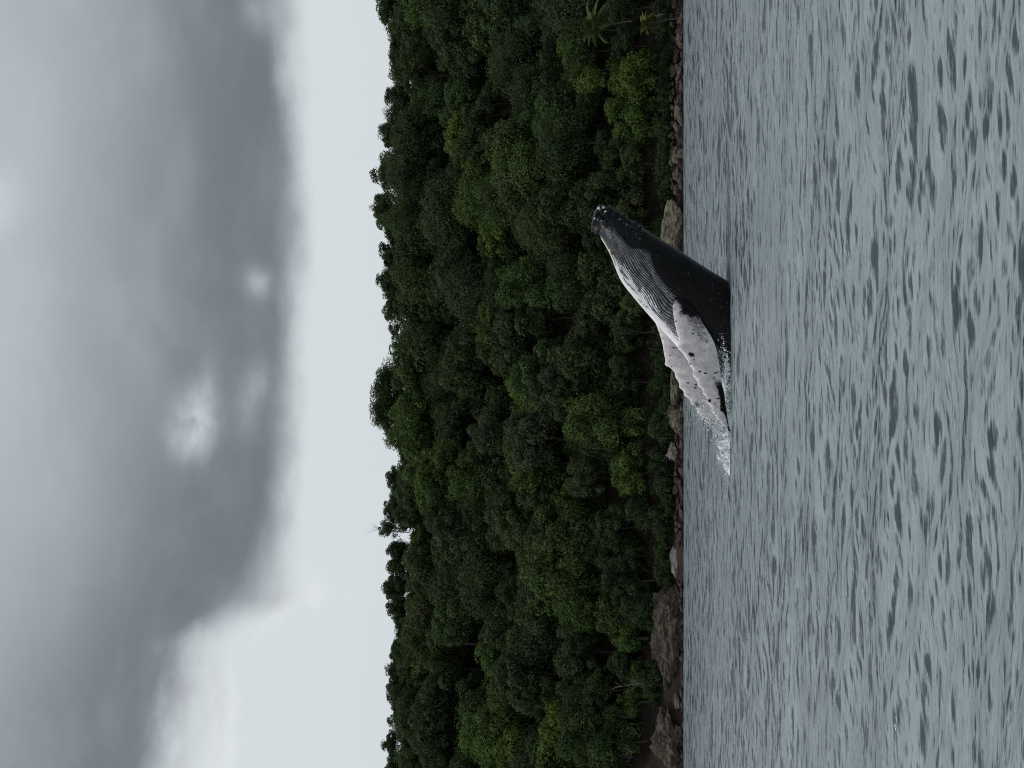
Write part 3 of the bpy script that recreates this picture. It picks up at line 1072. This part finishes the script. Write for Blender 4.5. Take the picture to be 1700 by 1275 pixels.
def trunk_mesh(seed, height, lob, cz, r0=0.23, lean=0.6):
    """trunk to the crown's heart and a limb to each lobe"""
    r = random.Random(seed)
    V_, F_ = [], []
    top = Vector((r.uniform(-lean, lean), r.uniform(-lean, lean), height))
    pts = [Vector((0, 0, -1.5)), Vector((0, 0, 0)), top * 0.35 + Vector((r.uniform(-.3, .3), r.uniform(-.3, .3), 0)), top * 0.7, top]
    tube(V_, F_, pts, [r0 * 1.5, r0 * 1.2, r0 * 0.9, r0 * 0.75, r0 * 0.55])
    for p in lob[:9]:
        q = Vector((p[0], p[1], p[2] + cz))
        st_ = top * r.uniform(0.6, 0.95)
        md_ = (st_ + q) / 2 + Vector((r.uniform(-.4, .4), r.uniform(-.4, .4), -0.3))
        tube(V_, F_, [st_, md_, q], [r0 * 0.4, r0 * 0.26, r0 * 0.08], 5)
    me_ = bpy.data.meshes.new('trunk')
    me_.from_pydata([tuple(v) for v in V_], [], F_)
    me_.materials.append(m_bark)
    return me_


# kinds: name, crown args, crown-centre height
KINDS = {}


def kind(name, n, cz, **kw):
    lst = []
    for i in range(n):
        sd = abs(hash_name(name)) % 1000 + i * 17
        me_, lob = crown_mesh(sd, **kw)
        v = np.empty(len(me_.vertices) * 3, np.float32)
        me_.vertices.foreach_get('co', v)
        v = v.reshape(-1, 3)
        v[:, 2] += cz
        me_.vertices.foreach_set('co', v.ravel())
        tr = trunk_mesh(sd, cz * 0.85, lob, cz)
        top = float(np.percentile(v[:, 2], 99.7))
        lst.append((me_, tr, top, cz, kw['rx']))
    KINDS[name] = lst


def hash_name(s):
    h = 7
    for c in s:
        h = (h * 31 + ord(c)) % 100003
    return h


kind('domed', 5, 6.4, rx=4.6, rz=4.1, lobes=10, per=13, leaves=84, leaf=0.30)
kind('lumpy', 4, 6.6, rx=4.5, rz=4.7, lobes=15, per=11, leaves=76, leaf=0.27, lobe_r=0.36, clump_r=0.34)
kind('feathery', 3, 6.4, rx=4.3, rz=4.2, lobes=10, per=13, leaves=80, leaf=0.22, lobe_r=0.5, clump_r=0.42)
kind('draped', 3, 6.0, rx=4.2, rz=5.6, lobes=13, per=12, leaves=78, leaf=0.28, low=-0.9, lobe_r=0.40, droop=0.7)
kind('tall', 2, 8.8, rx=3.4, rz=4.6, lobes=9, per=12, leaves=70, leaf=0.27)
kind('umbrella', 1, 8.6, rx=8.2, rz=4.2, lobes=30, per=12, leaves=80, leaf=0.26, low=-0.25, lobe_r=0.27, clump_r=0.34, sparse=0.05, flat=0.8)
kind('open', 3, 7.8, rx=3.6, rz=3.8, lobes=9, per=8, leaves=56, leaf=0.26, lobe_r=0.42, sparse=0.15)
kind('shrub', 3, 1.5, rx=2.4, rz=1.9, lobes=8, per=9, leaves=48, leaf=0.20, low=-0.8, lobe_r=0.45, droop=0.5)

GREEN = {
    'bright green': (0.098, 0.165, 0.026), 'fresh green': (0.066, 0.120, 0.028), 'mid green': (0.040, 0.078, 0.027),
    'dark green': (0.023, 0.047, 0.024), 'blackish green': (0.016, 0.032, 0.020), 'olive': (0.052, 0.062, 0.030),
    'grey green': (0.040, 0.052, 0.036), 'yellow green': (0.17, 0.165, 0.028)}

trees = []     # dict records


def project(p):
    return HZ - F * (p[2] - CAM_H) / p[1], 637.5 - F * p[0] / p[1]


SKY_PY = [0, 140, 250, 300, 350, 500, 580, 600, 735, 745, 785, 800, 884, 892, 908, 920, 1040, 1060, 1275]
SKY_PX = [646, 656, 650, 634, 630, 646, 664, 650, 652, 672, 672, 654, 652, 684, 684, 652, 664, 656, 650]


def plant(kindname, X, Y, sc, green, szz=1.0, name='tree', z=None, role='slope', var=None):
    var = var or random.choice(KINDS[kindname])
    zg = ground(X, Y) - 0.3 if z is None else z
    if role == 'slope':          # nothing on the slope stands above the ridge's own trees
        zmax = CAM_H + (HZ - float(np.interp(637.5 - F * X / Y, SKY_PY, SKY_PX))) * Y / F
        if zg + var[2] * sc * szz > zmax:
            k_ = max(0.45, (zmax - zg) / (var[2] * sc * szz))
            sc *= max(k_, 0.75)
            szz *= k_ / max(k_, 0.75)
    root = empty(name + '_tmp', (X, Y, zg))
    root.rotation_euler = (0, 0, random.uniform(0, 6.283))
    root.scale = (sc, sc, sc * szz)
    c = bpy.data.objects.new('foliage' if kindname == 'shrub' else 'crown', var[0])
    COL.objects.link(c)
    c.parent = root
    j = random.uniform(0.82, 1.3)
    g_ = GREEN[green]
    c.color = (g_[0] * j * random.uniform(0.9, 1.1), g_[1] * j, g_[2] * j * random.uniform(0.85, 1.15), 1)
    tr = bpy.data.objects.new('stem' if kindname == 'shrub' else 'trunk', var[1])
    COL.objects.link(tr)
    tr.parent = root
    top = zg + var[2] * sc * szz
    cpx, cpy = project((X, Y, zg + var[3] * sc * szz))
    trees.append(dict(o=root, kind=kindname, green=green, px=cpx, py=cpy, X=X, Y=Y, sc=sc, role=role, rx=var[4] * sc, hidden=False))
    return trees[-1]


placed = []


def free(X, Y, d):
    for (a, b, c) in placed:
        if (a - X) ** 2 + (b - Y) ** 2 < (min(d, c)) ** 2:
            return False
    return True


# the skyline: along the photo (py), column of the treetop, crown radius in pixels, kind, green
skyline = [(18, 640, 36, 'domed', 'dark green'), (72, 650, 26, 'lumpy', 'dark green'), (108, 644, 26, 'domed', 'grey green'),
           (160, 641, 24, 'lumpy', 'grey green'), (192, 637, 22, 'feathery', 'grey green'), (226, 630, 22, 'lumpy', 'dark green'),
           (286, 624, 34, 'domed', 'dark green'), (344, 617, 24, 'lumpy', 'dark green'), (376, 628, 24, 'domed', 'dark green'),
           (418, 632, 26, 'domed', 'blackish green'), (466, 629, 26, 'lumpy', 'dark green'), (510, 637, 24, 'domed', 'dark green'),
           (556, 644, 22, 'open', 'grey green'), (668, 622, 62, 'umbrella', 'dark green'), (752, 664, 22, 'domed', 'dark green'),
           (800, 642, 26, 'lumpy', 'dark green'), (842, 638, 20, 'lumpy', 'blackish green'), (876, 626, 20, 'open', 'grey green'),
           (928, 640, 25, 'lumpy', 'blackish green'), (976, 636, 26, 'domed', 'blackish green'), (1014, 642, 22, 'lumpy', 'dark green'),
           (1048, 656, 20, 'lumpy', 'dark green'), (1080, 647, 20, 'lumpy', 'dark green'), (1112, 645, 24, 'domed', 'dark green'),
           (1152, 641, 24, 'lumpy', 'blackish green'), (1194, 642, 22, 'domed', 'dark green'), (1238, 633, 17, 'tall', 'dark green'),
           (1272, 640, 24, 'domed', 'dark green')]
for (py, tpx, rp, kn_, gr) in skyline:
    Y = 288.5 + random.uniform(-1.5, 1.5)
    p = P(tpx, py, Y)
    zg = ground(p.x, Y) - 0.3
    var0 = random.choice(KINDS[kn_])
    sc = rp * Y / F / var0[4] * 1.02
    szz = (p.z - zg) / (var0[2] * sc)
    szz = min(max(szz, 0.7), 2.2)
    plant(kn_, p.x, Y, sc, gr, szz, role='skyline', var=var0)
    placed.append((p.x, Y, 5.2))

# a second rank closing the ridge under the skyline crowns
for k in range(24):
    py = 8 + k * 55 + random.uniform(-9, 9)
    Y = 283.5 + random.uniform(-1.5, 1.5)
    p = P(672 + random.uniform(-8, 10), py, Y)
    zg = ground(p.x, Y) - 0.3
    kn_ = random.choice(['domed', 'lumpy', 'domed', 'feathery'])
    sc = random.uniform(0.95, 1.25)
    plant(kn_, p.x, Y, sc, random.choice(['dark green', 'mid green', 'dark green', 'grey green', 'blackish green']), min(max((p.z - zg) / (KINDS[kn_][0][2] * sc), 0.55), 1.4), role='slope')
    placed.append((p.x, Y, 5.5))

for (py, tpx) in ((612, 652), (655, 655), (700, 650), (735, 662), (575, 662), (230, 655), (905, 668)):
    Y = 285.5
    p = P(tpx, py, Y)
    zg = ground(p.x, Y) - 0.3
    plant('domed', p.x, Y, 1.0, 'dark green', min(max((p.z - zg) / KINDS['domed'][0][2], 0.5), 1.4), role='slope')
# trees that stand out on the slope: crown centre px, py, radius px, kind, green
anchors = [(775, 225, 34, 'lumpy', 'bright green'), (800, 290, 34, 'lumpy', 'bright green'), (835, 385, 40, 'lumpy', 'bright green'),
           (1035, 135, 48, 'draped', 'bright green'), (1048, 195, 36, 'draped', 'fresh green'), (960, 85, 36, 'lumpy', 'fresh green'),
           (885, 640, 44, 'lumpy', 'bright green'), (772, 112, 15, 'tall', 'yellow green'), (930, 960, 50, 'draped', 'fresh green'),
           (840, 1092, 40, 'lumpy', 'fresh green'), (1010, 1000, 42, 'draped', 'fresh green'), (868, 1235, 44, 'lumpy', 'bright green'),
           (945, 1215, 46, 'domed', 'bright green'), (705, 690, 52, 'domed', 'fresh green'), (725, 460, 46, 'feathery', 'mid green'),
           (925, 385, 50, 'feathery', 'olive'), (868, 105, 46, 'feathery', 'grey green'), (980, 600, 48, 'draped', 'mid green'),
           (695, 1030, 17, 'tall', 'yellow green'), (1000, 1230, 50, 'draped', 'mid green'), (760, 620, 46, 'feathery', 'blackish green'),
           (830, 540, 44, 'lumpy', 'fresh green'), (1010, 700, 48, 'draped', 'fresh green'), (900, 770, 50, 'draped', 'fresh green'),
           (950, 880, 48, 'draped', 'mid green'), (990, 480, 48, 'draped', 'dark green'), (960, 240, 50, 'feathery', 'dark green'),
           (760, 350, 46, 'feathery', 'grey green'), (690, 280, 50, 'feathery', 'grey green'), (880, 880, 44, 'lumpy', 'olive'),
           (770, 870, 46, 'domed', 'dark green'), (720, 930, 44, 'lumpy', 'dark green'), (740, 1180, 54, 'domed', 'blackish green'),
           (900, 480, 46, 'draped', 'mid green'), (870, 300, 40, 'domed', 'mid green'), (1010, 330, 44, 'draped', 'blackish green')]
for (px, py, rp, kn_, gr) in anchors:
    var0 = KINDS[kn_][0]
    lo, hi = 216.5, 287.0
    for _ in range(40):
        Y = (lo + hi) / 2
        sc = rp * Y / F / var0[4]
        p = P(px, py, Y)
        if p.z > ground(p.x, Y) + var0[3] * sc:
            lo = Y
        else:
            hi = Y
    plant(kn_, p.x, Y, sc, gr, random.uniform(0.95, 1.1), role='slope')
    placed.append((p.x, Y, max(4.6, rp * Y / F * 0.95)))

# the rest of the wood
weights = [('domed', 30), ('lumpy', 26), ('feathery', 20), ('draped', 16), ('tall', 8)]
greens = [('mid green', 24), ('dark green', 34), ('blackish green', 16), ('fresh green', 10), ('olive', 6), ('grey green', 10)]


def pick(w):
    k = random.uniform(0, sum(b for a, b in w))
    for a, b in w:
        k -= b
        if k <= 0:
            return a
    return w[-1][0]


n_fill = 0
for _ in range(9000):
    Y = random.uniform(217.5, 285)
    X = random.uniform(-1, 1) * (0.375 * Y + 5)
    front = Y < 224
    if not free(X, Y, 6.1 if not front else 5.4):
        continue
    # the earth bank at the far end stays bare in front
    if X < -60 and Y < 222:
        continue
    kn_ = pick(weights) if not front else random.choice(['draped', 'draped', 'lumpy', 'domed'])
    gr = pick(greens)
    sc = random.choice([random.uniform(0.85, 1.15), random.uniform(1.0, 1.4), random.uniform(1.35, 1.75)]) if not front else random.uniform(0.75, 1.05)
    plant(kn_, X, Y, sc, gr, random.uniform(0.9, 1.2), role='slope')
    placed.append((X, Y, 6.1))
    n_fill += 1
    if n_fill >= 190:
        break
print('TREES', len(trees))

# shrubs overhanging the rocks
n_tree = len(trees)
py = -10
while py < 1175:
    X = (637.5 - py) * 216 / F
    Y = shore_y(X) + random.uniform(4.0, 5.6)
    sc = random.uniform(0.75, 1.25)
    plant('shrub', X, Y, sc, pick([('mid green', 1.5), ('dark green', 5), ('blackish green', 6)]), random.uniform(0.9, 1.4), name='shrub', role='shrub')
    py += random.uniform(17, 30)
for (px, py, sc, gr) in [(1062, 1118, 1.1, 'bright green'), (1050, 1165, 1.2, 'fresh green'), (1045, 1060, 1.2, 'fresh green'), (1052, 1010, 1.1, 'mid green'),
                         (1022, 1190, 1.3, 'mid green'), (1015, 1255, 1.5, 'dark green'), (1060, 985, 1.1, 'mid green')]:
    Y = 219.5
    p = P(px, py, Y)
    plant('shrub', p.x, Y, sc, gr, 1.2, name='shrub', z=max(p.z - 1.8, ground(p.x, Y) - 0.3), role='shrub')

# undergrowth over the whole slope, uncountable
ur = np.random.default_rng(77)
cc, nn2 = [], []
while len(cc) < 90000:
    Y = ur.uniform(216.5, 293)
    X = ur.uniform(-1, 1) * 150
    if X < -58 and Y < 221.5:
        continue
    cc.append((X, Y, ground(X, Y) + abs(ur.normal(0, 0.75)) + 0.1))
cc = np.array(cc)
nn2 = ur.normal(0, 0.55, (len(cc), 3)) + np.array([0, -0.45, 0.8])
nn2 /= np.linalg.norm(nn2, axis=1)[:, None]
v, f = leaf_quads(cc, nn2, ur.uniform(0.25, 0.62, len(cc)), ur)
um = mesh_np('undergrowth', v, f, False, {'leaf_tint': ('FACE', np.clip(ur.normal(0.35, 0.2, len(cc)), 0, 1))})
und = obj('undergrowth', um, m_leaf)
und.color = (0.022, 0.042, 0.020, 1)
tag(und, 'dark leafy undergrowth covering the slope between the trees', 'undergrowth', kind='stuff')

# ------------------------------------------------------------------ palms
def frond_mesh(seed, L=3.3):
    r = random.Random(seed)
    V_, F_ = [], []
    pts = []
    for i in range(9):
        k = i / 8
        pts.append(Vector((L * (k - 0.12 * k * k), 0, 1.15 * k - 2.1 * k * k)))
    tube(V_, F_, pts, [0.06 * (1 - 0.8 * i / 8) for i in range(9)], 4)
    for i in range(34):
        k = 0.12 + 0.88 * i / 33
        p = Vector((L * (k - 0.12 * k * k), 0, 1.15 * k - 2.1 * k * k))
        ln = 0.95 * math.sin(math.pi * min(1, 0.15 + 0.85 * k)) ** 0.6 * r.uniform(0.85, 1.1) + 0.12
        for sg in (-1, 1):
            tip = p + Vector((0.45 * ln, sg * ln * 0.8, -0.42 * ln * r.uniform(0.6, 1.3)))
            w = Vector((0.16, 0, 0.03))
            b_ = len(V_)
            mid_ = (p + tip) / 2 + Vector((0, 0, 0.06))
            V_ += [p - w * 0.4, p + w * 0.4, mid_ + w * 0.6, tip, mid_ - w * 0.6]
            F_ += [(b_, b_ + 1, b_ + 2, b_ + 4), (b_ + 4, b_ + 2, b_ + 3)]
    me_ = bpy.data.meshes.new('frond')
    me_.from_pydata([tuple(v) for v in V_], [], F_)
    me_.materials.append(m_frond)
    at = me_.attributes.new('leaf_tint', 'FLOAT', 'FACE')
    at.data.foreach_set('value', np.array([r.uniform(0.35, 0.7) for _ in me_.polygons], np.float32))
    return me_


fr_m = [frond_mesh(i) for i in range(3)]


def palm(px, py, Y, h, sc, col, label):
    p = P(px, py, Y)
    root = empty('palm_tree', (p.x, p.y, p.z - h))
    V_, F_ = [], []
    pts = [Vector((0.9 * (1 - i / 8) ** 2 - 0.0, 0, h * i / 8)) for i in range(9)]
    pts[0].z = -1
    tube(V_, F_, pts, [0.19 - 0.008 * i for i in range(9)], 8)
    tm = bpy.data.meshes.new('trunk')
    tm.from_pydata([tuple(v) for v in V_], [], F_)
    obj('trunk', tm, m_bark, root)
    for i in range(17):
        fo = bpy.data.objects.new('frond', fr_m[i % 3])
        COL.objects.link(fo)
        fo.parent = root
        fo.location = (0, 0, h)
        ring = i % 3
        fo.rotation_euler = (random.uniform(-0.2, 0.2), (-0.75, -0.25, 0.35)[ring] + random.uniform(-0.15, 0.15), i * 2.4 + random.uniform(-0.2, 0.2))
        s_ = sc * random.uniform(0.85, 1.1)
        fo.scale = (s_, s_, s_)
        j = random.uniform(0.8, 1.25)
        fo.color = (col[0] * j, col[1] * j, col[2] * j, 1)
    tag(root, label, 'palm', 'coconut palms at the top edge of the photo')
    return root


palm(990, 42, 214.5, 6.5, 1.55, (0.085, 0.115, 0.045), 'taller palm with grey green drooping fronds among the trees')
palm(1074, 38, 213.0, 5.0, 0.85, (0.15, 0.145, 0.045), 'short palm with yellowing fronds just above the boulders')

# ------------------------------------------------------------------ bare wood
def bare_tree(px0, py0, px1, py1, Y, r0, label, twigs=6, seed=0, mat=None):
    r = random.Random(seed)
    a, b = P(px0, py0, Y), P(px1, py1, Y)
    V_, F_ = [], []
    pts = []
    for i in range(7):
        k = i / 6
        q = a.lerp(b, k) - a
        pts.append(q + Vector((r.uniform(-.12, .12), r.uniform(-.2, .2), r.uniform(-.12, .12))) * (0 if i == 0 else 1))
    tube(V_, F_, pts, [r0 * (1 - 0.75 * i / 6) for i in range(7)], 6)
    root = empty('bare_tree', a)
    tm = bpy.data.meshes.new('trunk')
    tm.from_pydata([tuple(v) for v in V_], [], F_)
    obj('trunk', tm, mat or m_pale_bark, root)
    L = (b - a).length
    for i in range(twigs):
        k = r.uniform(0.45, 1.0)
        s_ = (b - a) * k
        V_, F_ = [], []
        d = ((b - a).normalized() + Vector((r.uniform(-1, 1), r.uniform(-.6, .6), r.uniform(-.3, .7)))).normalized()
        l = L * r.uniform(0.18, 0.4)
        m1 = s_ + d * l * 0.5 + Vector((r.uniform(-.2, .2), 0, r.uniform(-.2, .2)))
        tube(V_, F_, [s_, m1, s_ + d * l], [r0 * 0.34, r0 * 0.24, r0 * 0.1], 5)
        e = m1 + Vector((r.uniform(-1, 1), r.uniform(-.5, .5), r.uniform(0.1, 1))).normalized() * l * 0.5
        tube(V_, F_, [m1, e], [r0 * 0.2, r0 * 0.07], 4)
        bm_ = bpy.data.meshes.new('branch')
        bm_.from_pydata([tuple(v) for v in V_], [], F_)
        obj('branch', bm_, mat or m_pale_bark, root)
    tag(root, label, 'dead tree')


bare_tree(680, 884, 618, 880, 287, 0.14, 'thin leafless branching tree poking above the skyline beside a gap', 7, 1)
bare_tree(672, 906, 655, 899, 287, 0.14, 'crooked bare snag on the skyline in the notch between crowns', 4, 2, m_bark)
bare_tree(1096, 1128, 1030, 1140, 216, 0.10, 'slanting dead branchy tree above the crumbling brown cliff', 8, 3)
bare_tree(1088, 1150, 1050, 1128, 216.5, 0.09, 'thin pale dead sapling leaning over the gap next to the earth bluff', 5, 4)
bare_tree(1100, 24, 1078, 28, 214, 0.13, 'pale slender bare trunk under the short palm', 2, 5)
bare_tree(1058, 648, 1020, 640, 220, 0.09, 'pale bare sapling in the dark foliage behind the flippers', 5, 6)

# ------------------------------------------------------------------ labels for the trees, shrubs and boulders
ORD = ['first', 'second', 'third', 'fourth', 'fifth', 'sixth', 'seventh', 'eighth', 'ninth', 'tenth', 'eleventh', 'twelfth', 'thirteenth', 'fourteenth',
       'fifteenth', 'sixteenth', 'seventeenth', 'eighteenth', 'nineteenth']
TENS = {20: ('twentieth', 'twenty'), 30: ('thirtieth', 'thirty'), 40: ('fortieth', 'forty'), 50: ('fiftieth', 'fifty'), 60: ('sixtieth', 'sixty'),
        70: ('seventieth', 'seventy'), 80: ('eightieth', 'eighty'), 90: ('ninetieth', 'ninety')}


def ordinal(n):
    if n < 20:
        return ORD[n - 1]
    a, b = TENS[n // 10 * 10]
    return a if n % 10 == 0 else b + '-' + ORD[n % 10 - 1]


SHAPE = {'domed': 'round-domed', 'lumpy': 'lumpy-crowned', 'feathery': 'fine-leaved', 'draped': 'creeper-draped', 'tall': 'narrow upright',
         'umbrella': 'wide umbrella-crowned', 'open': 'open airy', 'shrub': 'bushy'}
bands = {}
for tr in trees:
    if tr['role'] == 'skyline':
        b_ = 'skyline'
    elif tr['role'] == 'shrub':
        b_ = 'shore'
    else:
        e_ = tr['px']
        b_ = 'upper' if e_ < 735 else 'high' if e_ < 810 else 'middle' if e_ < 885 else 'low' if e_ < 960 else 'foot'
    bands.setdefault(b_, []).append(tr)
PHR = {'skyline': 'along the skyline', 'upper': 'just below the skyline', 'high': 'on the upper slope', 'middle': 'across the middle slope',
       'low': 'on the lower slope', 'foot': 'at the hill foot', 'shore': 'above the shore rocks'}
GRP = {'skyline': 'trees on the skyline', 'upper': 'trees just below the skyline', 'high': 'trees on the upper slope', 'middle': 'trees on the middle slope',
       'low': 'trees on the lower slope', 'foot': 'trees at the foot of the hill', 'shore': 'shrubs above the shore rocks'}
for b_, lst in bands.items():
    lst.sort(key=lambda q: q['py'])
    for i, tr in enumerate(lst):
        o = tr['o']
        word = 'shrub' if tr['role'] == 'shrub' else 'tree'
        o.name = ('umbrella_tree' if tr['kind'] == 'umbrella' else 'shrub' if word == 'shrub' else 'forest_tree')
        if tr['kind'] == 'umbrella':
            lab = 'wide umbrella-crowned tree with sky showing through, broadest on the skyline'
        else:
            lab = f"{tr['green']} {SHAPE[tr['kind']]} {word}, {ordinal(i + 1)} from the photo's top edge {PHR[b_]}"
        tag(o, lab, word, GRP[b_])
rowsb = {}
for q in boulders:
    rowsb.setdefault(q[2], []).append(q)
for row, lst in rowsb.items():
    lst.sort(key=lambda q: q[1])
    nm = ['in the row at the waterline', 'in the row above the waterline', 'in the back row under the foliage'][row]
    for i, (o, py, _) in enumerate(lst):
        c_ = 'brown' if o.data.materials[0].name.startswith('brown') else 'grey-brown'
        tag(o, f"{c_} boulder, {ordinal(i + 1)} from the photo's top edge {nm}", 'boulder', 'boulders ' + nm)
print('BOULDERS', len(boulders))
